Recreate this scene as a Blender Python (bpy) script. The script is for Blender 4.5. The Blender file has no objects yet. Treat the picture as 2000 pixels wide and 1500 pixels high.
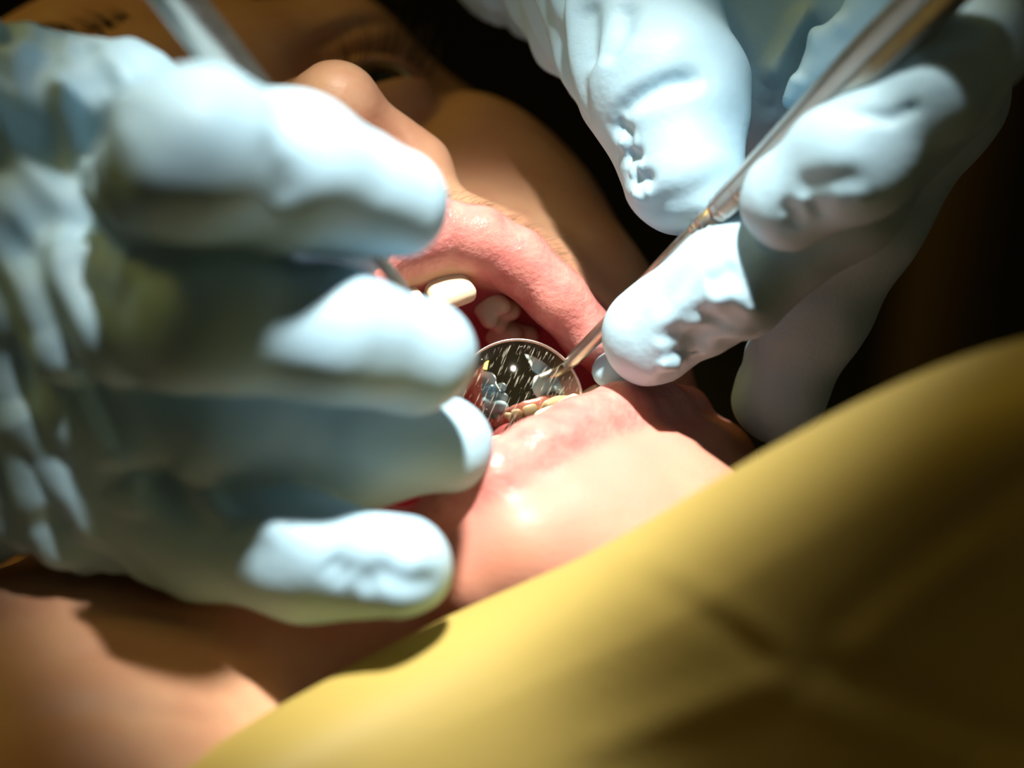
import bpy, math, random
import numpy as np
from mathutils import Matrix, Vector, noise

# ------------------------------------------------------------------ camera
scene = bpy.context.scene
COL = scene.collection
FPX = 4200.0                                   # focal length in pixels of the 2000 px frame
PITCH = math.radians(40)
cam_data = bpy.data.cameras.new('camera')
cam = bpy.data.objects.new('camera', cam_data)
COL.objects.link(cam)
cam_data.sensor_width = 36.0
cam_data.lens = FPX * 36.0 / 2000.0
cam_data.clip_start = 0.01
cam_data.clip_end = 50
cam.location = (0.0, -0.27, 1.225)
cam.rotation_euler = (math.pi / 2 - PITCH, 0, 0)
cam_data.dof.use_dof = True
cam_data.dof.focus_distance = 0.352
cam_data.dof.aperture_fstop = 6.8
scene.camera = cam
CAM = Matrix.Translation(cam.location) @ cam.rotation_euler.to_matrix().to_4x4()
CR = np.array(cam.rotation_euler.to_matrix())
CT = np.array(cam.location)

# ------------------------------------------------------------------ world, lamp, exposure
world = bpy.data.worlds.new('world')
scene.world = world
world.use_nodes = True
bg = world.node_tree.nodes['Background']
bg.inputs[0].default_value = (1.0, 0.80, 0.42, 1)
bg.inputs[1].default_value = 0.034
scene.view_settings.view_transform = 'Standard'
scene.view_settings.look = 'None'
scene.view_settings.gamma = 1.0
scene.view_settings.use_curve_mapping = False
scene.view_settings.exposure = 0.0

def toW(p):
    """camera-frame millimetres -> world metres"""
    return (np.asarray(p, float) * 0.001) @ CR.T + CT

def C(px, py, d):
    return np.array([(px - 1000) / FPX * d, -(py - 750) / FPX * d, -d], float)

def proj(V):
    V = np.asarray(V, float)
    return np.stack([1000 + V[..., 0] / -V[..., 2] * FPX, 750 - V[..., 1] / -V[..., 2] * FPX], -1)

AIM = C(990, 635, 319)
LDIR = np.array([0.06, 0.845, 0.525]); LDIR /= np.linalg.norm(LDIR)
lamp_data = bpy.data.lights.new('dental_lamp', 'SPOT')
lamp = bpy.data.objects.new('dental_lamp', lamp_data)
COL.objects.link(lamp)
lamp_data.energy = 56.0
lamp_data.color = (1.0, 0.95, 0.86)
lamp_data.shadow_soft_size = 0.022
lamp_data.spot_size = math.radians(11.2)
lamp_data.spot_blend = 0.42
lamp.scale = (1.06, 1, 1)
lp = Vector(toW(AIM + LDIR * 620)); la = Vector(toW(AIM))
lamp.location = lp
lamp.rotation_euler = (la - lp).to_track_quat('-Z', 'Y').to_euler()

# unseen fill light added to warm the dim forehead, above and behind the head
fill_data = bpy.data.lights.new('warm_fill', 'AREA')
fill_light = bpy.data.objects.new('warm_fill', fill_data)
COL.objects.link(fill_light)
fill_data.shape = 'RECTANGLE'; fill_data.size = 0.6; fill_data.size_y = 0.4
fill_data.energy = 5.0
fill_data.color = (1.0, 0.72, 0.14)
fill_light.location = (-0.95, 0.55, 2.35)
fill_light.rotation_euler = (Vector((-0.05, 0.1, 1.0)) - fill_light.location).to_track_quat('-Z', 'Y').to_euler()

# ------------------------------------------------------------------ helpers
def tag(o, label=None, cat=None, group=None, kind=None):
    if label: o['label'] = label
    if cat: o['category'] = cat
    if group: o['group'] = group
    if kind: o['kind'] = kind
    return o

def mesh_obj(name, V, F, mat, parent=None, smooth=True, attrs=None):
    """V in camera-frame millimetres"""
    W = toW(V)
    me = bpy.data.meshes.new(name)
    F = np.asarray(F) if not isinstance(F, list) else F
    me.from_pydata(W.tolist(), [], F.tolist() if not isinstance(F, list) else F)
    if attrs:
        for k, a in attrs.items():
            at = me.attributes.new(k, 'FLOAT', 'POINT')
            at.data.foreach_set('value', np.asarray(a, np.float32))
    me.polygons.foreach_set('use_smooth', [smooth] * len(me.polygons))
    me.materials.append(mat)
    me.update()
    o = bpy.data.objects.new(name, me)
    COL.objects.link(o)
    if parent is not None:
        o.parent = parent
        o.matrix_parent_inverse = Matrix.Translation(parent.location).inverted()
    return o

def smin(a, b, k):
    h = np.clip(0.5 + 0.5 * (b - a) / k, 0, 1)
    return b * (1 - h) + a * h - k * h * (1 - h)

def smax(a, b, k):
    return -smin(-a, -b, k)

def cone(P, a, b, ra, rb):
    a = np.asarray(a, float); b = np.asarray(b, float)
    ab = b - a
    t = np.clip(((P - a) @ ab) / max(ab @ ab, 1e-9), 0, 1)
    q = P - a - t[:, None] * ab
    return np.sqrt((q * q).sum(1)) - (ra + (rb - ra) * t)

def ell(P, c, r):
    r = np.asarray(r, float)
    q = (P - np.asarray(c, float)) / r
    k0 = np.sqrt((q * q).sum(1)) + 1e-9
    k1 = np.sqrt(((q / r) ** 2).sum(1)) + 1e-9
    return k0 * (k0 - 1.0) / k1

def sph(P, c, r):
    q = P - np.asarray(c, float)
    return np.sqrt((q * q).sum(1)) - r

def chain(P, nodes, k):
    d = None
    for i in range(len(nodes) - 1):
        a, b = nodes[i], nodes[i + 1]
        e = cone(P, a[:3], b[:3], a[3], b[3])
        d = e if d is None else smin(d, e, k)
    return d

def nets(f, lo, hi, h, B=6):
    """naive surface nets of the implicit body f inside the box lo..hi"""
    lo = np.asarray(lo, float); hi = np.asarray(hi, float)
    nb = np.ceil((hi - lo) / (h * B)).astype(int)
    n = nb * B
    bi = np.stack(np.meshgrid(*[np.arange(m) for m in nb], indexing='ij'), -1).reshape(-1, 3)
    cen = lo + (bi * B + (B - 1) / 2) * h
    fc = f(cen)
    D = np.repeat(np.repeat(np.repeat(fc.reshape(nb), B, 0), B, 1), B, 2).astype(np.float32)
    near = np.abs(fc) < B * h * 1.35 + 1.0
    idx = bi[near] * B
    off = np.stack(np.meshgrid(*[np.arange(B)] * 3, indexing='ij'), -1).reshape(-1, 3)
    step = 3000
    for s in range(0, len(idx), step):
        g = (idx[s:s + step, None, :] + off[None]).reshape(-1, 3)
        D[g[:, 0], g[:, 1], g[:, 2]] = f(lo + g * h)
    # close the body at the box
    for ax in range(3):
        sl = [slice(None)] * 3
        for e in (0, -1):
            sl[ax] = e
            D[tuple(sl)] = np.maximum(D[tuple(sl)], 0.3 * h)
    S = D < 0
    cnt = np.zeros(n - 1, np.int8)
    cor = [(i, j, k) for i in (0, 1) for j in (0, 1) for k in (0, 1)]
    for i, j, k in cor:
        cnt += S[i:n[0] - 1 + i, j:n[1] - 1 + j, k:n[2] - 1 + k]
    act = np.argwhere((cnt > 0) & (cnt < 8))
    vals = np.stack([D[act[:, 0] + i, act[:, 1] + j, act[:, 2] + k] for i, j, k in cor], 1)
    acc = np.zeros((len(act), 3)); num = np.zeros(len(act))
    corA = np.array(cor, float)
    for a in range(8):
        for b in range(a + 1, 8):
            if np.abs(corA[a] - corA[b]).sum() != 1: continue
            va, vb = vals[:, a], vals[:, b]
            m = (va < 0) != (vb < 0)
            t = np.where(m, va / np.where(m, va - vb, 1), 0)
            p = corA[a] + t[:, None] * (corA[b] - corA[a])
            acc[m] += p[m]; num[m] += 1
    V = lo + (act + acc / num[:, None]) * h
    ID = np.full(n - 1, -1, np.int64)
    ID[act[:, 0], act[:, 1], act[:, 2]] = np.arange(len(act))
    F = []
    for ax in range(3):
        u, v = (ax + 1) % 3, (ax + 2) % 3
        sl0 = [slice(None)] * 3; sl1 = [slice(None)] * 3
        sl0[ax] = slice(0, -1); sl1[ax] = slice(1, None)
        A = S[tuple(sl0)]; Bm = S[tuple(sl1)]
        e = np.argwhere(A != Bm)
        e = e[(e[:, u] > 0) & (e[:, v] > 0) & (e[:, u] < n[u] - 1) & (e[:, v] < n[v] - 1)]
        ins = A[e[:, 0], e[:, 1], e[:, 2]]
        q = []
        for du, dv in ((-1, -1), (0, -1), (0, 0), (-1, 0)):
            c = e.copy(); c[:, u] += du; c[:, v] += dv
            q.append(ID[c[:, 0], c[:, 1], c[:, 2]])
        q = np.stack(q, 1)
        q[~ins] = q[~ins][:, ::-1]
        F.append(q)
    F = np.concatenate(F)
    F = F[(F >= 0).all(1)]
    return V, F

def largest(V, F):
    """drop loose crumbs: keep the biggest connected shell"""
    lab = np.arange(len(V))
    while True:
        m = lab[F].min(1)
        new = lab.copy()
        for c in range(4):
            np.minimum.at(new, F[:, c], m)
        new = new[new]
        if (new == lab).all(): break
        lab = new
    ids, cnt = np.unique(lab, return_counts=True)
    keep = lab == ids[cnt.argmax()]
    mp = np.cumsum(keep) - 1
    return V[keep], mp[F[keep[F].all(1)]]

def relax(V, F, it=2, w=0.5):
    E = np.concatenate([F[:, [0, 1]], F[:, [1, 2]], F[:, [2, 3]], F[:, [3, 0]]])
    E = np.concatenate([E, E[:, ::-1]])
    deg = np.bincount(E[:, 0], minlength=len(V)).astype(float)
    for _ in range(it):
        acc = np.stack([np.bincount(E[:, 0], V[E[:, 1], i], len(V)) for i in range(3)], 1)
        V = V * (1 - w) + w * acc / np.maximum(deg, 1)[:, None]
    return V

def normals(V, F):
    n = np.cross(V[F[:, 2]] - V[F[:, 0]], V[F[:, 3]] - V[F[:, 1]])
    N = np.zeros_like(V)
    for c in range(4):
        np.add.at(N, F[:, c], n)
    return N / (np.linalg.norm(N, axis=1)[:, None] + 1e-12)

def seg_dist(V, pts):
    d = np.full(len(V), 1e9); T = np.zeros(len(V))
    m = len(pts) - 1
    for i in range(m):
        a, b = pts[i], pts[i + 1]
        ab = b - a
        t = np.clip(((V - a) @ ab) / max(ab @ ab, 1e-9), 0, 1)
        q = V - a - t[:, None] * ab
        e = np.sqrt((q * q).sum(1))
        s = e < d
        d = np.where(s, e, d); T = np.where(s, (i + t) / m, T)
    return d, T

def folds(V, F, strokes):
    """push real creases (-) and ridges (+) into a surface.  A stroke is a line on the
    near side of the body: (pixel points, half width mm, height mm)"""
    N = normals(V, F)
    P = proj(V)
    face = (N * -V).sum(1) > 0
    disp = np.zeros(len(V))
    for pts, w, a in strokes:
        Q = []
        for x, y in pts:
            r2 = ((P - (x, y)) ** 2).sum(1)
            c = np.where(face & (r2 < 18 ** 2))[0]
            if len(c) == 0: continue
            near = V[c, 2].max()
            c = c[V[c, 2] > near - 2.5]
            Q.append(V[c].mean(0))
        if len(Q) < 2: continue
        Q = np.array(Q)
        d, T = seg_dist(V, Q)
        end = np.clip(np.minimum(T, 1 - T) * 5 + 0.15, 0, 1)
        disp += a * end * np.exp(-(d / w) ** 2)
    return V + N * disp[:, None]

def noise_disp(V, F, amp, sc, axis=None, stretch=1.0, mask=None, seed=0.0):
    N = normals(V, F)
    Q = V.copy()
    if axis is not None:
        a = np.asarray(axis, float); a = a / np.linalg.norm(a)
        al = Q @ a
        Q = Q - al[:, None] * a * (1 - 1 / stretch)
    Q = Q * sc + seed
    out = np.zeros(len(V))
    idx = range(len(V)) if mask is None else np.where(mask > 0.02)[0]
    for i in idx:
        out[i] = noise.noise(Q[i])
    if mask is not None: out *= mask
    return V + N * (amp * out)[:, None]

# ------------------------------------------------------------------ materials
def mat(name, color, rough=0.5, **kw):
    m = bpy.data.materials.new(name)
    m.use_nodes = True
    b = m.node_tree.nodes['Principled BSDF']
    b.inputs['Base Color'].default_value = (*color, 1)
    b.inputs['Roughness'].default_value = rough
    for k, v in kw.items():
        b.inputs[k.replace('_', ' ')].default_value = v
    return m, m.node_tree, b

def bump(nt, b, scale, strength, dist=0.0004, detail=3, stretch=None):
    tc = nt.nodes.new('ShaderNodeTexCoord')
    mp = nt.nodes.new('ShaderNodeMapping')
    no = nt.nodes.new('ShaderNodeTexNoise')
    bp = nt.nodes.new('ShaderNodeBump')
    if stretch: mp.inputs['Scale'].default_value = stretch
    no.inputs['Scale'].default_value = scale
    no.inputs['Detail'].default_value = detail
    bp.inputs['Strength'].default_value = strength
    bp.inputs['Distance'].default_value = dist
    nt.links.new(tc.outputs['Object'], mp.inputs[0])
    nt.links.new(mp.outputs[0], no.inputs['Vector'])
    nt.links.new(no.outputs[0], bp.inputs['Height'])
    nt.links.new(bp.outputs[0], b.inputs['Normal'])
    return no, mp

def glove_material(name, color, bscale):
    m, nt, b = mat(name, color, 0.52, Subsurface_Weight=0.25, Subsurface_Scale=0.0012)
    b.inputs['Subsurface Radius'].default_value = (0.6, 0.9, 1.2)
    b.inputs['Specular IOR Level'].default_value = 0.38
    bump(nt, b, bscale, 0.22, 0.0004, 4)
    return m
M_GLOVE = glove_material('nitrile_glove', (0.42, 0.65, 0.80), 900)

def skin_material():
    m, nt, b = mat('skin', (0.70, 0.41, 0.26), 0.45, Subsurface_Weight=0.35, Subsurface_Scale=0.002)
    b.inputs['Subsurface Radius'].default_value = (1.0, 0.35, 0.2)
    b.inputs['Specular IOR Level'].default_value = 0.35
    def at(n):
        a = nt.nodes.new('ShaderNodeAttribute'); a.attribute_name = n; return a
    tc = nt.nodes.new('ShaderNodeTexCoord')
    no = nt.nodes.new('ShaderNodeTexNoise'); no.inputs['Scale'].default_value = 90; no.inputs['Detail'].default_value = 4
    nt.links.new(tc.outputs['Object'], no.inputs['Vector'])
    r0 = nt.nodes.new('ShaderNodeValToRGB')
    r0.color_ramp.elements[0].position = 0.3; r0.color_ramp.elements[0].color = (0.58, 0.29, 0.18, 1)
    r0.color_ramp.elements[1].position = 0.7; r0.color_ramp.elements[1].color = (0.66, 0.39, 0.24, 1)
    nt.links.new(no.outputs[0], r0.inputs[0])
    def mix(prev, fac, col):
        x = nt.nodes.new('ShaderNodeMix'); x.data_type = 'RGBA'
        nt.links.new(fac, x.inputs[0])
        nt.links.new(prev, x.inputs[6])
        if isinstance(col, tuple): x.inputs[7].default_value = (*col, 1)
        else: nt.links.new(col, x.inputs[7])
        return x.outputs[2]
    n2 = nt.nodes.new('ShaderNodeTexNoise'); n2.inputs['Scale'].default_value = 260; n2.inputs['Detail'].default_value = 3
    nt.links.new(tc.outputs['Object'], n2.inputs['Vector'])
    r2 = nt.nodes.new('ShaderNodeValToRGB')
    r2.color_ramp.elements[0].position = 0.3; r2.color_ramp.elements[0].color = (0.60, 0.20, 0.18, 1)
    r2.color_ramp.elements[1].position = 0.75; r2.color_ramp.elements[1].color = (0.76, 0.34, 0.29, 1)
    nt.links.new(n2.outputs[0], r2.inputs[0])
    c = mix(r0.outputs[0], at('flush').outputs['Fac'], (0.72, 0.27, 0.22))
    c = mix(c, at('lip').outputs['Fac'], r2.outputs[0])
    c = mix(c, at('mucosa').outputs['Fac'], (0.34, 0.05, 0.06))
    nt.links.new(c, b.inputs['Base Color'])
    # glossier lips, fine pores
    mr = nt.nodes.new('ShaderNodeMapRange'); mr.inputs['To Min'].default_value = 0.46; mr.inputs['To Max'].default_value = 0.30
    nt.links.new(at('lip').outputs['Fac'], mr.inputs['Value'])
    nt.links.new(mr.outputs[0], b.inputs['Roughness'])
    n3 = nt.nodes.new('ShaderNodeTexNoise'); n3.inputs['Scale'].default_value = 1100; n3.inputs['Detail'].default_value = 3
    nt.links.new(tc.outputs['Object'], n3.inputs['Vector'])
    bp = nt.nodes.new('ShaderNodeBump'); bp.inputs['Strength'].default_value = 0.25; bp.inputs['Distance'].default_value = 0.0003
    ms = nt.nodes.new('ShaderNodeMapRange'); ms.inputs['To Min'].default_value = 0.25; ms.inputs['To Max'].default_value = 0.75
    nt.links.new(at('lip').outputs['Fac'], ms.inputs['Value']); nt.links.new(ms.outputs[0], bp.inputs['Strength'])
    nt.links.new(n3.outputs[0], bp.inputs['Height'])
    nt.links.new(bp.outputs[0], b.inputs['Normal'])
    return m
M_SKIN = skin_material()
M_TOOTH, nt_, b_ = mat('tooth_enamel', (0.74, 0.62, 0.43), 0.22, Subsurface_Weight=0.3, Subsurface_Scale=0.001)
M_TONGUE, nt_, b_ = mat('tongue', (0.50, 0.13, 0.14), 0.35, Subsurface_Weight=0.2, Subsurface_Scale=0.001)
bump(nt_, b_, 1400, 0.5, 0.0004)
M_HAIR, nt_, b_ = mat('dark_hair', (0.035, 0.022, 0.015), 0.5)
bump(nt_, b_, 900, 0.6, 0.0005)
M_FUZZ, nt_, b_ = mat('fine_brown_hair', (0.26, 0.16, 0.08), 0.5)

def eye_material():
    m, nt, b = mat('eyeball', (0.75, 0.70, 0.55), 0.12)
    a = nt.nodes.new('ShaderNodeAttribute'); a.attribute_name = 'iris'
    r = nt.nodes.new('ShaderNodeValToRGB')
    e = r.color_ramp.elements
    e[0].position = 0.0; e[0].color = (0.004, 0.004, 0.004, 1)
    e[1].position = 1.0; e[1].color = (0.72, 0.66, 0.52, 1)
    for p, c in ((0.20, (0.004, 0.004, 0.004)), (0.24, (0.09, 0.05, 0.02)), (0.46, (0.05, 0.03, 0.012)), (0.52, (0.72, 0.66, 0.52))):
        k = e.new(p); k.color = (*c, 1)
    nt.links.new(a.outputs['Fac'], r.inputs[0])
    nt.links.new(r.outputs[0], b.inputs['Base Color'])
    return m
M_EYE = eye_material()

def steel_material(name, knurl):
    m, nt, b = mat(name, (0.55, 0.52, 0.48), 0.26, Metallic=1.0)
    tc = nt.nodes.new('ShaderNodeTexCoord')
    no = nt.nodes.new('ShaderNodeTexNoise'); no.inputs['Scale'].default_value = 700; no.inputs['Detail'].default_value = 4
    nt.links.new(tc.outputs['Object'], no.inputs['Vector'])
    mr = nt.nodes.new('ShaderNodeMapRange'); mr.inputs['To Min'].default_value = 0.24; mr.inputs['To Max'].default_value = 0.48
    nt.links.new(no.outputs[0], mr.inputs['Value']); nt.links.new(mr.outputs[0], b.inputs['Roughness'])
    return m
M_STEEL = steel_material('brushed_steel', False)

def mirror_material():
    m, nt, b = mat('mirror_glass', (0.70, 0.68, 0.58), 0.03, Metallic=1.0)
    tc = nt.nodes.new('ShaderNodeTexCoord')
    sd = Vector((0.42, 0.58, 0.69)).normalized()
    rm = nt.nodes.new('ShaderNodeMapping'); rm.inputs['Rotation'].default_value = sd.rotation_difference(Vector((1, 0, 0))).to_euler()
    mp = nt.nodes.new('ShaderNodeMapping'); mp.inputs['Scale'].default_value = (0.9, 7, 7)
    nt.links.new(tc.outputs['Object'], rm.inputs[0]); nt.links.new(rm.outputs[0], mp.inputs[0])
    no = nt.nodes.new('ShaderNodeTexNoise'); no.inputs['Scale'].default_value = 420; no.inputs['Detail'].default_value = 2
    nt.links.new(mp.outputs[0], no.inputs['Vector'])
    n2 = nt.nodes.new('ShaderNodeTexNoise'); n2.inputs['Scale'].default_value = 1500
    nt.links.new(tc.outputs['Object'], n2.inputs['Vector'])
    r = nt.nodes.new('ShaderNodeValToRGB'); r.color_ramp.elements[0].position = 0.58; r.color_ramp.elements[1].position = 0.76
    nt.links.new(no.outputs[0], r.inputs[0])
    r2 = nt.nodes.new('ShaderNodeValToRGB'); r2.color_ramp.elements[0].position = 0.72; r2.color_ramp.elements[1].position = 0.80
    nt.links.new(n2.outputs[0], r2.inputs[0])
    ad = nt.nodes.new('ShaderNodeMath'); ad.operation = 'MAXIMUM'
    nt.links.new(r.outputs[0], ad.inputs[0]); nt.links.new(r2.outputs[0], ad.inputs[1])
    sc = nt.nodes.new('ShaderNodeMath'); sc.operation = 'MULTIPLY'; sc.inputs[1].default_value = 0.4
    nt.links.new(ad.outputs[0], sc.inputs[0])
    d = nt.nodes.new('ShaderNodeBsdfDiffuse'); d.inputs[0].default_value = (0.75, 0.70, 0.55, 1)
    mx = nt.nodes.new('ShaderNodeMixShader')
    nt.links.new(sc.outputs[0], mx.inputs[0]); nt.links.new(b.outputs[0], mx.inputs[1]); nt.links.new(d.outputs[0], mx.inputs[2])
    nt.links.new(mx.outputs[0], nt.nodes['Material Output'].inputs[0])
    return m
M_MIRROR = mirror_material()

def bib_material():
    m, nt, b = mat('yellow_bib', (0.56, 0.43, 0.115), 0.6)
    no, mp = bump(nt, b, 700, 0.12, 0.0004)
    tr = nt.nodes.new('ShaderNodeBsdfTranslucent'); tr.inputs[0].default_value = (0.46, 0.36, 0.05, 1)
    mx = nt.nodes.new('ShaderNodeMixShader'); mx.inputs[0].default_value = 0.2
    nt.links.new(b.outputs[0], mx.inputs[1]); nt.links.new(tr.outputs[0], mx.inputs[2])
    nt.links.new(mx.outputs[0], nt.nodes['Material Output'].inputs[0])
    return m
M_BIB = bib_material()
M_VINYL, nt_, b_ = mat('black_vinyl', (0.010, 0.009, 0.008), 0.6)
bump(nt_, b_, 500, 0.3, 0.0005)
M_WALL, nt_, b_ = mat('dark_wall_paint', (0.035, 0.026, 0.014), 0.8)
bump(nt_, b_, 60, 0.2, 0.002)
M_FLOOR, nt_, b_ = mat('dark_floor', (0.012, 0.010, 0.008), 0.6)
bump(nt_, b_, 40, 0.2, 0.002)
M_POST, nt_, b_ = mat('brown_post', (0.13, 0.08, 0.02), 0.5)
bump(nt_, b_, 80, 0.2, 0.001)
M_SHIRT, nt_, b_ = mat('dark_shirt', (0.05, 0.05, 0.06), 0.9)
bump(nt_, b_, 700, 0.4, 0.0005)

# ------------------------------------------------------------------ the room
def box(name, lo, hi, m, bev=0.0, parent=None):
    import bmesh
    bm = bmesh.new()
    bmesh.ops.create_cube(bm, size=1)
    for v in bm.verts:
        v.co = Vector([lo[i] + (v.co[i] + 0.5) * (hi[i] - lo[i]) for i in range(3)])
    if bev: bmesh.ops.bevel(bm, geom=bm.edges[:], offset=bev, segments=4, affect='EDGES', profile=0.5)
    me = bpy.data.meshes.new(name); bm.to_mesh(me); bm.free()
    me.materials.append(m)
    me.polygons.foreach_set('use_smooth', [bev > 0] * len(me.polygons))
    o = bpy.data.objects.new(name, me); COL.objects.link(o)
    if parent is not None: o.parent = parent
    return o

tag(box('floor', (-2.5, -2.5, -0.02), (2.5, 2.5, 0.0), M_FLOOR), kind='structure')
tag(box('wall_back', (-2.5, 2.5, 0.0), (2.5, 2.6, 2.7), M_WALL), kind='structure')

# ------------------------------------------------------------------ head frame
HR = np.array([0.8324, 0.2788, -0.4789]); HU = np.array([-0.5252, 0.6725, -0.5215]); HN = np.cross(HR, HU)
HM = np.stack([HR, HU, HN], 1)                  # local -> camera
HO = C(845, 600, 352)
def H(x, y, z): return HO + HM @ np.array([x, y, z], float)
def toL(p): return (np.asarray(p) - HO) @ HM
def hit(px, py, ax, val):
    """local point on the pixel ray where local coordinate ax equals val"""
    ray = C(px, py, 1.0)
    a = -HO @ HM; b = ray @ HM
    t = (val - a[ax]) / b[ax]
    return a + t * b
def Lz(px, py, z): return hit(px, py, 2, z)
def Lx(px, py, x): return hit(px, py, 0, x)
mir = lambda p: np.array([-p[0], p[1], p[2]])

UP = [(1270, 745, -15, 3.2), (1205, 712, -11, 4.0), (1150, 655, -6, 4.6), (1087, 580, -1, 5.1), (1012, 510, 3, 5.4), (935, 468, 5.5, 5.5), (870, 453, 6.5, 5.2)]
up = [np.append(Lz(a, b, z), r) for a, b, z, r in UP]
up = up + [np.append(mir(p[:3]), p[3]) for p in up[::-1]]
above = [np.array([p[0] * 1.10, p[1] + 6.5, p[2] - 7.5, 7.5]) for p in up]       # skin above the lip
LOW = [(1345, 795, -16, 3.6), (1290, 800, -10, 4.8), (1210, 815, -5, 5.6), (1130, 848, -2, 5.8), (1050, 890, -1, 5.8), (970, 935, -1, 5.6), (890, 990, -6, 5.0)]
low = [np.append(Lz(a, b, z), r) for a, b, z, r in LOW]
low = low + [np.array([-20, -34, -12, 4.6]), np.append(mir(up[0][:3]), 3.6)]
below = [np.array([p[0], p[1] - 9.0, p[2] - 5.5, 8.0]) for p in low[:7]]         # skin below the lip
TIP = Lx(657, 208, 0.0); ALA = Lz(818, 322, 6); EYE = Lz(746, 140, -3) - np.array([0, 0, 12.0])
NOSTRIL = Lx(785, 268, 6.0)
CHIN = np.array([10.0, -51.0, -14.0])
NECK0 = np.array([-4, -22, -84.]); NECK1 = toL(C(90, 1795, 331))
EYE2 = mir(EYE)

def lidcut(P, e, s):
    q = P - e
    # almond slit: half height falls off towards the corners
    w = np.clip(1 - (q[:, 0] / 13.0) ** 2, 0, 1)
    yc = 0.0 + 1.0 * w
    return np.maximum(np.abs(q[:, 1] - yc) - (3.4 * w), 0 - q[:, 2])

def head(P):
    d = ell(P, (0, 26, -74), (64, 90, 70))
    d = smin(d, ell(P, (0, 92, -56), (58, 48, 51)), 14)          # forehead
    d = smin(d, ell(P, (0, 12, -14), (34, 22, 17)), 9)          # maxilla
    for s in (-1, 1):
        d = smin(d, ell(P, (s * 35, 36, -25), (25, 23, 20)), 10)   # cheeks
        d = smin(d, ell(P, (s * 36, 14, -27), (20, 24, 20)), 12)
        d = smin(d, cone(P, (s * 38, 48, -20), (s * 58, 56, -42), 13, 12), 10)
        d = smin(d, cone(P, (CHIN[0] + s * 14, CHIN[1] + 1, CHIN[2] - 7), (s * 46, -22, -66), 14, 14), 10)
        d = smin(d, cone(P, (s * 36, 5, -24), (s * 40, -35, -42), 14, 13), 12)
        d = smin(d, cone(P, (s * 10, 80, -14), (s * 32, 83, -18), 9, 9), 10)
        d = smin(d, cone(P, (s * 32, 83, -18), (s * 52, 72, -34), 9, 9), 10)
    d = smin(d, ell(P, CHIN, (21, 15, 15)), 9)                   # chin
    d = smin(d, cone(P, NECK0, NECK1, 47, 54), 16)                # neck
    d = smin(d, ell(P, NECK1 + np.array([10, -60, -20]), (110, 50, 55)), 25)
    # eye sockets, lids
    for e in (EYE, EYE2):
        d = smax(d, -sph(P, e + np.array([0, 1, 15]), 13.5), 8)
        lid = np.maximum(sph(P, e, 12.9), -sph(P, e, 11.2))
        lid = smax(lid, -lidcut(P, e, 1), 0.8)
        fold = np.abs(sph(P, e + np.array([0, 3.0, 0.8]), 12.6))
        d = smin(np.maximum(d, -sph(P, e, 11.4)), lid, 2.5)
        d = np.where(True, d, fold)
    # nose
    d = smin(d, cone(P, (0, 56, -6), TIP + np.array([0, 2, -2]), 6.5, 7.0), 7)
    d = smin(d, sph(P, TIP, 7.6), 3)
    a0 = TIP + np.array([5, -2, -3])
    for s in (-1, 1):
        m = np.array([s, 1, 1])
        d = smin(d, cone(P, a0 * m, ALA * m, 4.8, 5.6), 2.5)
        d = smax(d, -ell(P, NOSTRIL * m, (3.0, 4.6, 4.2)), 1.2)
    d = smin(d, cone(P, TIP + np.array([0, -5, -3]), np.array([0, ALA[1] - 6, 4]), 3.2, 3.4), 3)
    d = smin(d, chain(P, above, 4), 8)
    d = smin(d, chain(P, below, 4), 9)
    # mouth cavity, then the lips over it
    d = smax(d, -ell(P, (3, -13, -14), (30, 18, 34)), 3)
    d = smin(d, chain(P, up, 1.5), 3.0)
    d = smin(d, chain(P, low, 1.5), 3.2)
    return d

Vl, Fh = nets(head, (-118, -150, -160), (78, 112, 40), 1.0)
Vl, Fh = largest(Vl, Fh)
Vl = relax(Vl, Fh, 1, 0.5)
du, tu = seg_dist(Vl, np.array(up)[:, :3]); ru = np.interp(tu, np.linspace(0, 1, len(up)), np.array(up)[:, 3])
dl, tl = seg_dist(Vl, np.array(low)[:, :3]); rl = np.interp(tl, np.linspace(0, 1, len(low)), np.array(low)[:, 3])
sm = lambda x, a, b: np.clip((x - a) / (b - a), 0, 1) ** 2 * (3 - 2 * np.clip((x - a) / (b - a), 0, 1))
lip = np.maximum(1 - sm(du - ru, 0.15, 1.1), 1 - sm(dl - rl, 0.3, 2.2))
inside = ell(Vl, (3, -13, -14), (31.5, 19.5, 35.5))
muc = (1 - sm(inside, -0.6, 1.0)) * (1 - sm(-np.minimum(du - ru, dl - rl) + 0, -2.5, -0.4)) * (Vl[:, 2] < 2)
flush = 0.75 * np.exp(-(np.maximum(dl - rl, 0) / 14) ** 2) + 0.4 * np.exp(-(sph(Vl, CHIN, 0) / 22) ** 2)
flush = np.clip(flush, 0, 0.85)
Vc = HO + Vl @ HM.T
Vc = folds(Vc, Fh, [([(590, 125), (630, 78), (690, 48), (770, 40), (830, 60)], 1.6, -1.3),
    ([(60, 1290), (250, 1270), (420, 1290), (560, 1330)], 1.8, -0.8), ([(40, 1400), (240, 1390), (460, 1420)], 1.8, -0.7), ([(120, 1200), (300, 1190), (430, 1215)], 1.6, -0.5)])
person = mesh_obj('person', Vc, Fh, M_SKIN, attrs={'lip': lip, 'mucosa': muc, 'flush': flush})
tag(person, 'reclining patient with mouth wide open, face turned up under the lamp', 'person')

def lobj(name, f, lo, hi, h, m, rel=1, parent=person, attrs=None):
    V, F = nets(f, lo, hi, h)
    V = relax(V, F, rel, 0.5)
    a = attrs(V) if attrs else None
    return mesh_obj(name, HO + V @ HM.T, F, m, parent, attrs=a)

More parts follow.
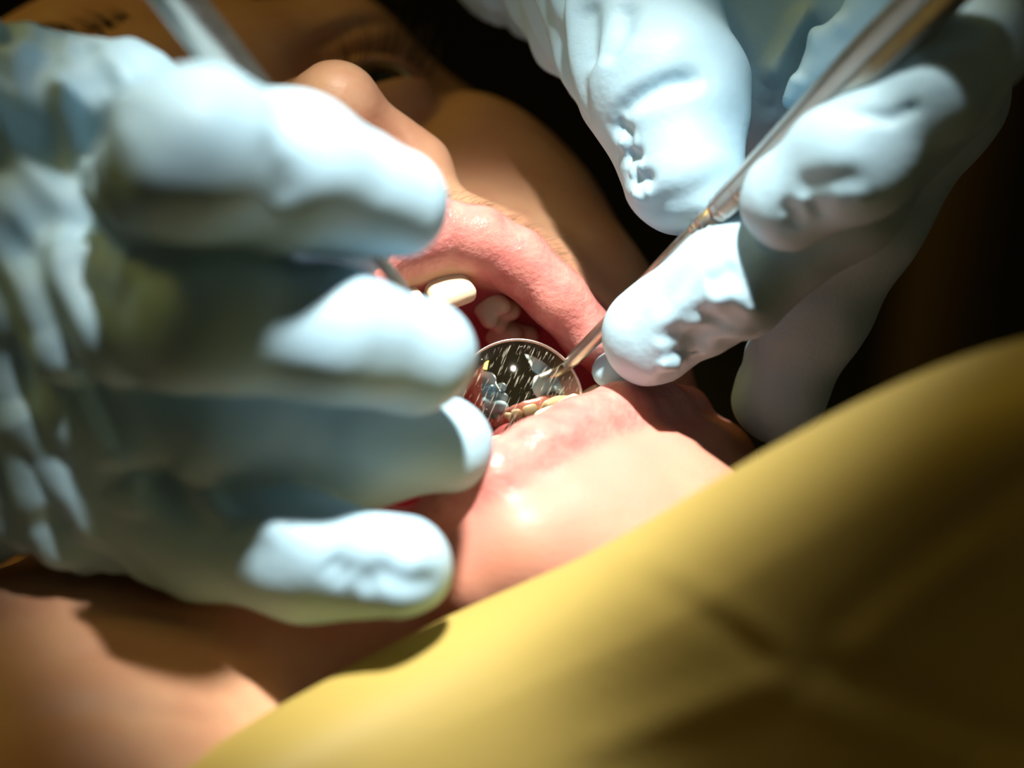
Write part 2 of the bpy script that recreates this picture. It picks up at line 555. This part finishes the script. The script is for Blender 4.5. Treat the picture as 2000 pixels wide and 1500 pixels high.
# eyes
for e in (EYE, EYE2):
    g = np.array([-0.10, -0.12, 1.0]); g /= np.linalg.norm(g)
    lobj('eyeball', lambda P: smin(sph(P, e, 11.3), sph(P, e + g * 4.6, 7.4), 1.0), e - 14, e + 14, 0.8, M_EYE,
         attrs=lambda V: {'iris': np.arccos(np.clip(((V - e) @ g) / np.linalg.norm(V - e, axis=1), -1, 1)) / 1.05})

def strands(name, items, m, parent, kind=None):
    V = []; F = []
    for pts, r in items:
        pts = np.array(pts); n = len(pts); b = len(V)
        for i, p in enumerate(pts):
            t = pts[min(i + 1, n - 1)] - pts[max(i - 1, 0)]; t /= np.linalg.norm(t) + 1e-9
            a = np.cross(t, [0.3, 0.2, 0.9]); a /= np.linalg.norm(a) + 1e-9
            c = np.cross(t, a); rr = r * (1 - 0.85 * i / (n - 1))
            for k in range(4):
                w = k * math.pi / 2
                V.append(p + rr * (math.cos(w) * a + math.sin(w) * c))
        for i in range(n - 1):
            for k in range(4):
                F.append((b + i * 4 + k, b + i * 4 + (k + 1) % 4, b + i * 4 + 4 + (k + 1) % 4, b + i * 4 + 4 + k))
    o = mesh_obj(name, HO + np.array(V) @ HM.T, F, m, parent)
    if kind: o['kind'] = kind
    return o

rng = random.Random(4)
for e in (EYE, EYE2):
    it = []
    s = 1 if e[0] > 0 else -1
    for i in range(46):
        u = rng.uniform(-1, 1)
        w = 1 - u * u
        p = e + np.array([u * 11.0, 1.0 * w + 3.2 * w, 0.0])
        q = p - e; q[2] = math.sqrt(max(13.0 ** 2 - q[0] ** 2 - q[1] ** 2, 1)); p = e + q
        L = rng.uniform(5.5, 8.5)
        dr = np.array([u * 0.45 + 0.35 * s, 0.55 + rng.uniform(-.1, .1), 0.75])
        it.append(([p, p + dr * L * .4 + np.array([0, -.25, .2]) * L * .2, p + dr * L * .75 + np.array([0, .05, 0]) * L, p + dr * L + np.array([0, .25, -.1]) * L * .7], 0.13))
    strands('eyelashes', it, M_HAIR, person, 'stuff')
    it = []
    for i in range(160):
        u = rng.uniform(-1, 1)
        p = np.array([s * (27 + u * 19), 92 - 3.5 * u * u + rng.uniform(-2.5, 2.5), -6 - 6 * max(u, 0)])
        dr = np.array([s * (0.7 + .3 * u), 0.35 - .5 * u, 0.25])
        L = rng.uniform(5, 8)
        it.append(([p, p + dr * L * .5, p + dr * L + np.array([0, 0, -.15 * L])], 0.14))
    strands('eyebrow', it, M_HAIR, person, 'stuff')

# fine hair along the upper edge of the upper lip
N_h = normals(Vl, Fh)
edge = np.where((du - ru > 0.9) & (du - ru < 4.5) & (N_h[:, 2] > 0.1) & (Vl[:, 1] > -9) & (np.abs(Vl[:, 0]) < 34) & (inside > 2))[0]
it = []
for i in range(420):
    j = int(edge[rng.randrange(len(edge))])
    if rng.random() < (du[j] - ru[j] - 1) / 4.5: continue
    p = Vl[j]; n = N_h[j]
    dr = np.array([0.55 * (1 if p[0] > 0 else -1), -0.45, 0]) + n * 0.45 + np.array([rng.uniform(-.3, .3), rng.uniform(-.3, .3), 0])
    L = rng.uniform(1.6, 3.2)
    it.append(([p - n * .2, p + dr * L * .55, p + dr * L], 0.05))
strands('lip_fuzz', it, M_FUZZ, person, 'stuff')

# teeth
def tooth(name, c, w, hgt, t, yaw, down=True, mol=False):
    c = np.asarray(c, float); ca, sa = math.cos(yaw), math.sin(yaw)
    sg = 1 if down else -1
    def f(P):
        q = P - c
        x = q[:, 0] * ca - q[:, 2] * sa; z = q[:, 0] * sa + q[:, 2] * ca; y = q[:, 1] * sg
        ta = np.clip((y + hgt / 2) / hgt, 0, 1)        # 0 at the biting edge
        hw = w / 2 * (1.0 - 0.13 * ta); ht = t / 2 * (0.45 + 0.55 * ta) if not mol else t / 2 * np.ones_like(ta)
        r = 2.4 if mol else 1.5
        dx = np.abs(x) - hw + r; dz = np.abs(z + (0 if mol else (1 - ta) * -0.4)) - ht + r * .7; dy = np.abs(y) - hgt / 2 + r
        o = np.sqrt(np.maximum(dx, 0) ** 2 + np.maximum(dy, 0) ** 2 + np.maximum(dz, 0) ** 2) + np.minimum(np.maximum(dx, np.maximum(dy, dz)), 0) - r * .85
        if mol:
            for a in (-1, 1):
                for b in (-1, 1):
                    cc = np.stack([x - a * w * .24, y + hgt * .44, z - b * t * .24], 1)
                    o = smin(o, np.sqrt((cc ** 2).sum(1)) - 1.5, 1.0)
        return o
    R = max(w, hgt, t) * 0.75 + 2
    lobj(name, f, c - R, c + R, 0.45, M_TOOTH, 2)

tooth('upper_incisor', (4.4, 4.0, -0.4), 8.8, 10.5, 6, -0.10)
tooth('upper_incisor', (-4.6, 4.0, -0.4), 8.8, 10.5, 6, 0.10)
for s in (1, -1):
    tooth('upper_canine', (s * 16.0, 4.6, -9.0), 7.0, 8, 6.5, -s * .85, mol=True)
    tooth('upper_molar', (s * 20.2, 3.2, -16.0), 7.2, 8, 8, -s * 1.2, mol=True)
    tooth('upper_molar', (s * 22.8, 3.0, -24.5), 8.6, 8, 9, -s * 1.35, mol=True)
    tooth('upper_molar', (s * 24.3, 3.0, -34.5), 9.4, 8, 10, -s * 1.45, mol=True)

def gum(P):
    pts = [(-25, 8, -40, 5), (-23, 8, -25, 5), (-17, 8.5, -10, 4.5), (-8, 9.5, -3, 4), (0, 10, -1.5, 4), (8, 9.5, -3, 4), (17, 8.5, -10, 4.5), (23, 8, -25, 5), (25, 8, -40, 5)]
    d = chain(P, [np.array(p, float) for p in pts], 2)
    return smin(d, ell(P, (0, 14, -26), (24, 8, 24)), 3)
M_GUM, nt_, b_ = mat('gum', (0.55, 0.17, 0.15), 0.3, Subsurface_Weight=0.2, Subsurface_Scale=0.001)
lobj('upper_gum', gum, (-34, 0, -50), (34, 26, 8), 0.9, M_GUM)
# lower teeth just behind the lower lip
LT = [(968, 868), (1012, 842), (1058, 814), (1102, 792), (1145, 775)]
lt = [Lz(a, b, -9 - 0.7 * abs(i - 1)) for i, (a, b) in enumerate(LT)]
for i, c in enumerate(lt):
    tooth('lower_incisor' if i < 4 else 'lower_canine', c + np.array([0, -4.0, 1.0]), 5.2, 9, 5, 0.25 - .16 * i, down=False)
lobj('tongue', lambda P: smin(ell(P, (0, -31, -34), (19, 7, 22)), ell(P, (0, -34, -22), (15, 6, 12)), 5), (-24, -44, -60), (24, -18, 0), 1.0, M_TONGUE)

# hair on the crown
def hair(P):
    d = ell(P, (0, 34, -84), (70, 92, 76))
    cut = -(P[:, 1] - 96 + np.abs(P[:, 0]) * .25 + (P[:, 2] + 20) * .9)
    return smax(d, cut, 6)
V, F = nets(hair, (-80, -60, -168), (80, 130, 0), 2.5)
V = noise_disp(V, F, 2.5, 0.12)
mesh_obj('hair', HO + V @ HM.T, F, M_HAIR, person)

# ------------------------------------------------------------------ gloved hands
def nodes(L): return [np.append(C(x, y, d), r * d / FPX) for x, y, d, r in L]

LH = dict(
    index=nodes([(765, 398, 303, 112), (560, 338, 290, 148), (372, 296, 277, 157), (300, 430, 316, 150)]),
    middle=nodes([(815, 694, 307, 117), (650, 657, 299, 127), (400, 612, 295, 150), (160, 580, 312, 165)]),
    ring=nodes([(868, 868, 326, 97), (690, 870, 322, 113), (430, 825, 314, 128), (160, 750, 318, 160)]),
    little=nodes([(785, 1110, 304, 103), (600, 1088, 311, 118), (400, 1030, 318, 134), (180, 930, 322, 165)]),
    thumb=nodes([(690, 452, 330, 88), (520, 385, 327, 108), (230, 218, 316, 128), (-150, 240, 320, 215)]))
LP = [nodes([(170, 420, 318, 165), (-420, 440, 320, 220)]), nodes([(300, 430, 316, 150), (170, 420, 318, 165)]), nodes([(160, 590, 312, 165), (-430, 560, 318, 220)]),
      nodes([(160, 750, 318, 160), (-430, 680, 322, 220)]), nodes([(180, 930, 322, 165), (-420, 830, 326, 235)]),
      nodes([(-150, 240, 320, 215), (-420, 480, 324, 240)]), nodes([(-420, 600, 320, 330), (-1500, 700, 330, 380)])]
def left_hand(P):
    d = None
    for k in ('index', 'middle', 'ring', 'little', 'thumb'):
        e = chain(P, LH[k], 4)
        d = e if d is None else smin(d, e, 0.9)
    p = None
    for c in LP:
        e = chain(P, c, 4)
        p = e if p is None else smin(p, e, 7)
    return smin(d, p, 4)
V, F = nets(left_hand, (-150, -45, -356), (2, 70, -248), 0.7)
V, F = largest(V, F)
V = relax(V, F, 2)
tx = proj(V)
back = sm(-tx[:, 0], -330, -120)
fold_dir = C(260, 900, 290) - C(20, 300, 285)
V = noise_disp(V, F, 4.0, 0.24, fold_dir, 6.0, back)
V = noise_disp(V, F, 0.7, 0.12, None, 1, 1 - back * .5, 7.0)
V = folds(V, F, [
    ([(545, 190), (540, 300), (560, 420)], 3.0, -0.8), ([(640, 200), (690, 235)], 2.0, -0.5),
    ([(240, 860), (270, 960), (250, 1010)], 3, 1.6), ([(290, 920), (350, 960), (420, 1050)], 3, -1.6), ([(330, 900), (400, 960), (450, 1030)], 2.4, 1.5),
    ([(420, 950), (470, 1000), (480, 1050)], 2.2, -1.2), ([(440, 1000), (560, 1040)], 2.2, .9),
    ([(690, 1150), (740, 1120), (800, 1140), (870, 1130)], 2.2, -1.2), ([(640, 1090), (680, 1130)], 2.2, -.8), ([(770, 1070), (820, 1085)], 2, -.6),
    ([(60, 650), (150, 800), (240, 930)], 4, 2.5), ([(20, 780), (60, 900), (90, 1020)], 4, 2.0)])
hl = mesh_obj('gloved_hand', V, F, M_GLOVE)
tag(hl, 'pale blue gloved hand at the left, large and blurred, gripping a slim probe', 'hand')

RH = dict(
    thumb=nodes([(1337, 348, 346, 118), (1305, 180, 353, 155), (1180, -60, 378, 190), (1050, -330, 394, 240)]),
    index=nodes([(1538, 394, 326, 96), (1672, 309, 319, 116), (1820, 166, 316, 104), (1902, 72, 318, 106), (1870, -190, 338, 150)]),
    middle=nodes([(1272, 655, 345, 98), (1430, 545, 339, 110), (1640, 380, 337, 120), (1830, 130, 342, 135), (1770, -190, 352, 165)]),
    ring=nodes([(1520, 780, 362, 88), (1585, 610, 359, 104), (1690, 420, 352, 112), (1830, 180, 350, 130), (1700, -170, 364, 160)]),
    little=nodes([(1600, 520, 380, 85), (1700, 350, 374, 98), (1800, 150, 368, 110), (1640, -160, 376, 150)]))
RP = [nodes([(1050, -330, 394, 240), (1080, -130, 396, 195), (1180, -60, 388, 150)]),
      nodes([(1870, -190, 338, 150), (1450, -700, 388, 230)]), nodes([(1770, -190, 352, 165), (1430, -700, 394, 230)]),
      nodes([(1700, -170, 364, 160), (1380, -700, 400, 230)]), nodes([(1640, -160, 376, 150), (1330, -700, 406, 230)]),
      nodes([(1050, -330, 394, 240), (1300, -700, 408, 240)]), nodes([(1510, 175, 374, 150), (1450, -200, 384, 260), (1400, -400, 388, 300)]),
      nodes([(1640, 150, 370, 130), (1650, -160, 374, 170)]),
      nodes([(1575, 188, 348, 36), (1630, 128, 346, 48), (1720, 20, 342, 60), (1800, -100, 342, 100)]),
      nodes([(1370, -700, 400, 320), (1150, -1700, 450, 380)])]
def right_hand(P):
    d = None
    for k in ('thumb', 'index', 'middle', 'ring', 'little'):
        e = chain(P, RH[k], 4)
        d = e if d is None else smin(d, e, 0.8)
    p = None
    for c in RP:
        e = chain(P, c, 4)
        p = e if p is None else smin(p, e, 6)
    d = smin(d, p, 3)
    a, b = nodes([(1192, 722, 356, 38), (1260, 690, 353, 50)])
    return smin(d, cone(P, a[:3], b[:3], a[3], b[3]), 0.4)
V, F = nets(right_hand, (-24, -24, -455), (105, 185, -285), 0.6)
V, F = largest(V, F)
V = relax(V, F, 2)
tx = proj(V)
V = noise_disp(V, F, 0.6, 0.12, None, 1, None, 3.0)
wr = sm(-tx[:, 0], -1180, -1080) * sm(-tx[:, 1], -330, -150)
V = noise_disp(V, F, 2.4, 0.30, C(1150, 200, 295) - C(1090, 0, 295), 6.0, wr, 5.0)
pad = np.exp(-((tx[:, 0] - 1380) / 110) ** 2 - ((tx[:, 1] - 660) / 80) ** 2)
V = noise_disp(V, F, 1.6, 0.34, C(1400, 620, 310) - C(1330, 690, 310), 2.0, pad, 9.0)
V = folds(V, F, [
    # thumb creases
    ([(1195, 240), (1240, 195), (1300, 165), (1375, 152)], 1.8, -1.7), ([(1190, 225), (1240, 175), (1320, 145)], 2.4, .3),
    ([(1200, 265), (1250, 225), (1320, 195), (1390, 180)], 2.2, .35),
    ([(1190, 245), (1225, 260), (1232, 290)], 1.4, -1.4), ([(1215, 300), (1240, 310), (1225, 335)], 1.4, -1.3),
    ([(1225, 350), (1262, 350), (1240, 385)], 1.6, -1.4), ([(1205, 280), (1250, 275)], 1.3, 1.0), ([(1222, 325), (1258, 325)], 1.3, 1.0),
    ([(1230, 380), (1270, 370)], 1.4, 0.9), ([(1250, 430), (1300, 395), (1370, 370), (1440, 320)], 2.2, -.7),
    ([(1180, 130), (1215, 60), (1225, 0)], 2.0, -1.3), ([(1140, 140), (1150, 60), (1150, 0)], 2.0, -1.3),
    # index
    ([(1545, 365), (1620, 350), (1690, 345)], 1.8, -.55), ([(1520, 400), (1555, 415), (1545, 450)], 1.5, -.6), ([(1590, 390), (1600, 430)], 1.5, -.6),
    ([(1570, 380), (1575, 425)], 1.3, .4), ([(1620, 385), (1700, 375)], 1.8, .4), ([(1650, 225), (1740, 230), (1800, 205)], 1.2, -.7), ([(1750, 130), (1850, 90)], 1.4, -.5),
    # middle
    ([(1330, 675), (1385, 650), (1400, 610)], 2.0, -1.0), ([(1285, 700), (1330, 715), (1370, 735)], 1.5, 1.5), ([(1270, 745), (1285, 700), (1300, 660)], 1.5, .9),
    ([(1340, 700), (1375, 700), (1395, 720)], 1.4, -1.2), ([(1380, 590), (1430, 575), (1480, 610)], 1.6, 1.0), ([(1270, 600), (1350, 530), (1430, 450)], 2.4, -.6), ([(1380, 560), (1440, 520)], 1.6, -.7),
    # palm
    ([(1590, 0), (1540, 90), (1500, 170)], 2.0, 2.4), ([(1540, 40), (1600, 70), (1660, 30)], 2.0, 1.6),
    ([(1510, 240), (1540, 190), (1570, 140)], 1.4, 1.8), ([(1500, 215), (1550, 180)], 1.2, -1.5)])
hr = mesh_obj('gloved_hand', V, F, M_GLOVE)
tag(hr, 'pale blue gloved hand at the upper right with creased fingertips holding the mirror handle', 'hand')

# ------------------------------------------------------------------ instruments
def frame(axis):
    a = np.asarray(axis, float); a = a / np.linalg.norm(a)
    b = np.cross(a, [0.1, 0.2, 1.0]); b /= np.linalg.norm(b)
    return a, b, np.cross(a, b)

def lathe(name, p0, p1, prof, m, parent, seg=24, hexa=False):
    """prof: (distance along the axis mm, radius mm)"""
    p0 = np.asarray(p0, float)
    a, b, c = frame(np.asarray(p1) - p0)
    V = []; F = []
    for t, r in prof:
        for k in range(seg):
            w = 2 * math.pi * k / seg
            rr = r
            if hexa: rr = r * (math.cos(math.pi / 8) / math.cos((w % (math.pi / 4)) - math.pi / 8)) * 1.03
            V.append(p0 + a * t + rr * (math.cos(w) * b + math.sin(w) * c))
    for i in range(len(prof) - 1):
        for k in range(seg):
            k2 = (k + 1) % seg
            F.append((i * seg + k, i * seg + k2, (i + 1) * seg + k2, (i + 1) * seg + k))
    F.append(tuple(range(seg))[::-1]); F.append(tuple((len(prof) - 1) * seg + k for k in range(seg)))
    return mesh_obj(name, V, F, m, parent)

def empty(name, p):
    o = bpy.data.objects.new(name, None); COL.objects.link(o)
    o.empty_display_size = 0.01
    o.location = toW(p)
    return o

mirror = empty('dental_mirror', C(1010, 792, 355))
tag(mirror, 'round steel dental mirror with straight handle reaching into the open mouth', 'dental mirror')
A = C(1119, 703, 355); K = C(1366, 454, 338); Bq = C(1640, 178, 318)      # rim, neck bend, handle
ax = (Bq - K) / np.linalg.norm(Bq - K)
sl = np.linalg.norm(K - A); sx = (K - A) / sl
lathe('stem', A - sx * 1.6, K, [(0, 1.0), (2, 1.2), (sl * .4, 1.45), (sl * .75, 1.8), (sl + 1.6, 2.0), (sl + 2.4, 1.7)], M_STEEL, mirror)
lathe('collar', K - ax * .5, Bq, [(0, 1.7), (0.4, 2.1), (1.2, 2.2), (1.5, 1.9), (2.2, 1.9), (2.5, 2.35), (3.2, 2.35), (3.6, 2.0), (6, 2.2)], M_STEEL, mirror)
prof = []
t = 0.0
while t < 92:
    base = 2.4 + (3.9 - 2.4) * min(t / 36, 1)
    prof.append((t, base + (0.05 if int(t / 0.35) % 2 else -0.05) * (1 if 1 < t < 6 or t > 14 else 0)))
    t += 0.35
lathe('handle', K + ax * 5.0, Bq, prof, M_STEEL, mirror, 32, True)
# mirror head: centre, face normal
MC = C(1010, 792, 355)
to_cam = -MC / np.linalg.norm(MC)
mn = to_cam + np.array([0.10, -0.06, 0.0]); mn /= np.linalg.norm(mn)
lathe('mirror_back', MC - mn * 1.9, MC, [(0, 8.0), (0.5, 10.6), (1.2, 11.05), (2.3, 11.1), (2.45, 11.0), (2.4, 10.75), (1.9, 10.6)], M_STEEL, mirror, 72)
lathe('mirror_glass', MC - mn * 0.4, MC, [(0, 10.65), (0.45, 10.65)], M_MIRROR, mirror, 72)

probe = empty('dental_probe', C(770, 542, 320))
tag(probe, 'slim steel probe with blurred handle held between the left hand fingers', 'dental probe')
A2 = C(770, 542, 320); B2 = C(395, 60, 298)
ax2 = (A2 - B2) / np.linalg.norm(A2 - B2)
Lp = np.linalg.norm(A2 - B2)
prof = [(-62, 0.5), (-61.5, 3.0)] + [(-60 + i * 0.9, 3.15 + (0.07 if i % 2 else 0)) for i in range(92)] + [(26, 2.8)]
lathe('handle', B2, A2, prof, M_STEEL, probe, 28)
lathe('shank', B2 + ax2 * 26, A2, [(0, 2.8), (3, 1.9), (8, 1.2), (Lp - 26, 0.95), (Lp - 20, .8)], M_STEEL, probe, 16)
E2 = B2 + ax2 * (Lp + 5)
lathe('tip', E2, E2 + np.array([4.0, -5.0, -6.0]), [(0, .8), (5, .5), (9, .12)], M_STEEL, probe, 12)

# ------------------------------------------------------------------ bib
edge_px = [(-250, 1800, 280), (100, 1625, 286), (340, 1500, 294), (560, 1370, 302), (700, 1290, 307), (880, 1200, 309), (1030, 1135, 307), (1180, 1072, 299), (1330, 980, 290), (1490, 882, 282), (1700, 770, 274), (1880, 692, 269), (2000, 658, 267), (2200, 620, 267), (2500, 600, 268)]
E_ = np.array(edge_px, float)
cum = np.concatenate([[0], np.cumsum(np.hypot(*np.diff(E_[:, :2], axis=0).T))]); cum /= cum[-1]
NS, NT = 170, 110
ES = np.stack([np.interp(np.linspace(-.1, 1.1, 241), cum, E_[:, k]) for k in range(3)], 1)
for k in range(3):
    ES[:, k] = np.convolve(np.pad(ES[:, k], 14, 'edge'), np.hanning(29) / np.hanning(29).sum(), 'valid')
V = []
for i in range(NS):
    s = i / (NS - 1)
    e = np.array([np.interp(s, np.linspace(-.1, 1.1, 241), ES[:, k]) for k in range(3)])
    for j in range(NT):
        t = (j / (NT - 1)) ** 1.2 * 1250 - 60
        x = e[0] + t * 0.42; y = e[1] + t * 0.86
        roll = 10.0 * math.exp(-max(t + 60, 0) / 60)            # the hem turns away
        tt = max(t, 0)
        d = e[2] + roll - 13 * (1 - math.exp(-tt / 70)) + 0.007 * tt + 2.0 * math.sin(s * 7 + t * .004) * min(tt / 200, 1)
        if t < 0: x = e[0] + 2 * t * 0 + (t * .1); y = e[1] + 2
        V.append(C(x, y, d))
V = np.array(V)
F = [(i * NT + j, i * NT + j + 1, (i + 1) * NT + j + 1, (i + 1) * NT + j) for i in range(NS - 1) for j in range(NT - 1)]
F = np.array(F)
def bib_folds(V):
    P = proj(V); N = normals(V, F)
    if (N * -V).sum(1).mean() < 0: N = -N
    out = np.zeros(len(V))
    for pts, w, a in [([(1185, 1078), (1330, 1140), (1460, 1220), (1560, 1300)], 26, 1.0), ([(1210, 1090), (1320, 1150), (1440, 1230), (1540, 1310)], 26, -1.0),
                      ([(1560, 1300), (1700, 1350), (1900, 1430), (2200, 1520)], 38, -1.6), ([(1560, 1340), (1700, 1400), (1900, 1480)], 34, 1.0),
                      ([(1560, 1310), (1400, 1370), (1100, 1480)], 34, 1.0), ([(1600, 1270), (1720, 1160), (1880, 1030), (2100, 860)], 34, -1.0), ([(1640, 1290), (1780, 1160), (1930, 1050)], 30, .8)]:
        d, T = seg_dist(np.c_[P, np.zeros(len(P))], np.c_[np.array(pts, float), np.zeros(len(pts))])
        out += 0.32 * a * np.exp(-(d / (w * 1.3)) ** 2) * np.clip(np.minimum(T, 1 - T) * 6 + .3, 0, 1)
    return V + N * out[:, None]
V = bib_folds(V)
bib = mesh_obj('dental_bib', V, F, M_BIB)
so = bib.modifiers.new('thickness', 'SOLIDIFY'); so.thickness = 0.0006; so.offset = -1
tag(bib, 'creased yellow dental bib spread below the chin in the foreground', 'bib')

# ------------------------------------------------------------------ background
pb = toW(C(1845, 520, 1250))
def post_prof():
    return [(0, 90), (12, 90), (20, 30), (60, 24), (900, 24), (905, 20)]
V = []; F = []
pp = post_prof(); sg = 24
for t, r in pp:
    for k in range(sg):
        w = 2 * math.pi * k / sg
        V.append((pb[0] + .001 * r * math.cos(w), pb[1] + .001 * r * math.sin(w), .001 * t))
for i in range(len(pp) - 1):
    for k in range(sg):
        F.append((i * sg + k, i * sg + (k + 1) % sg, (i + 1) * sg + (k + 1) % sg, (i + 1) * sg + k))
F.append(tuple((len(pp) - 1) * sg + k for k in range(sg)))
me = bpy.data.meshes.new('floor_stand'); me.from_pydata(V, [], F); me.materials.append(M_POST)
me.polygons.foreach_set('use_smooth', [True] * len(me.polygons))
st = bpy.data.objects.new('floor_stand', me); COL.objects.link(st)
tag(st, 'dim brown upright stand far behind the right hand in the dark', 'stand')

# ------------------------------------------------------------------ chair headrest
hc = toW(H(0, 30, -165))
hrst = box('headrest', (hc[0] - .14, hc[1] - .10, hc[2] - .09), (hc[0] + .14, hc[1] + .16, hc[2] + .0), M_VINYL, 0.03)
tag(hrst, 'black padded headrest under the head of the patient', 'headrest')
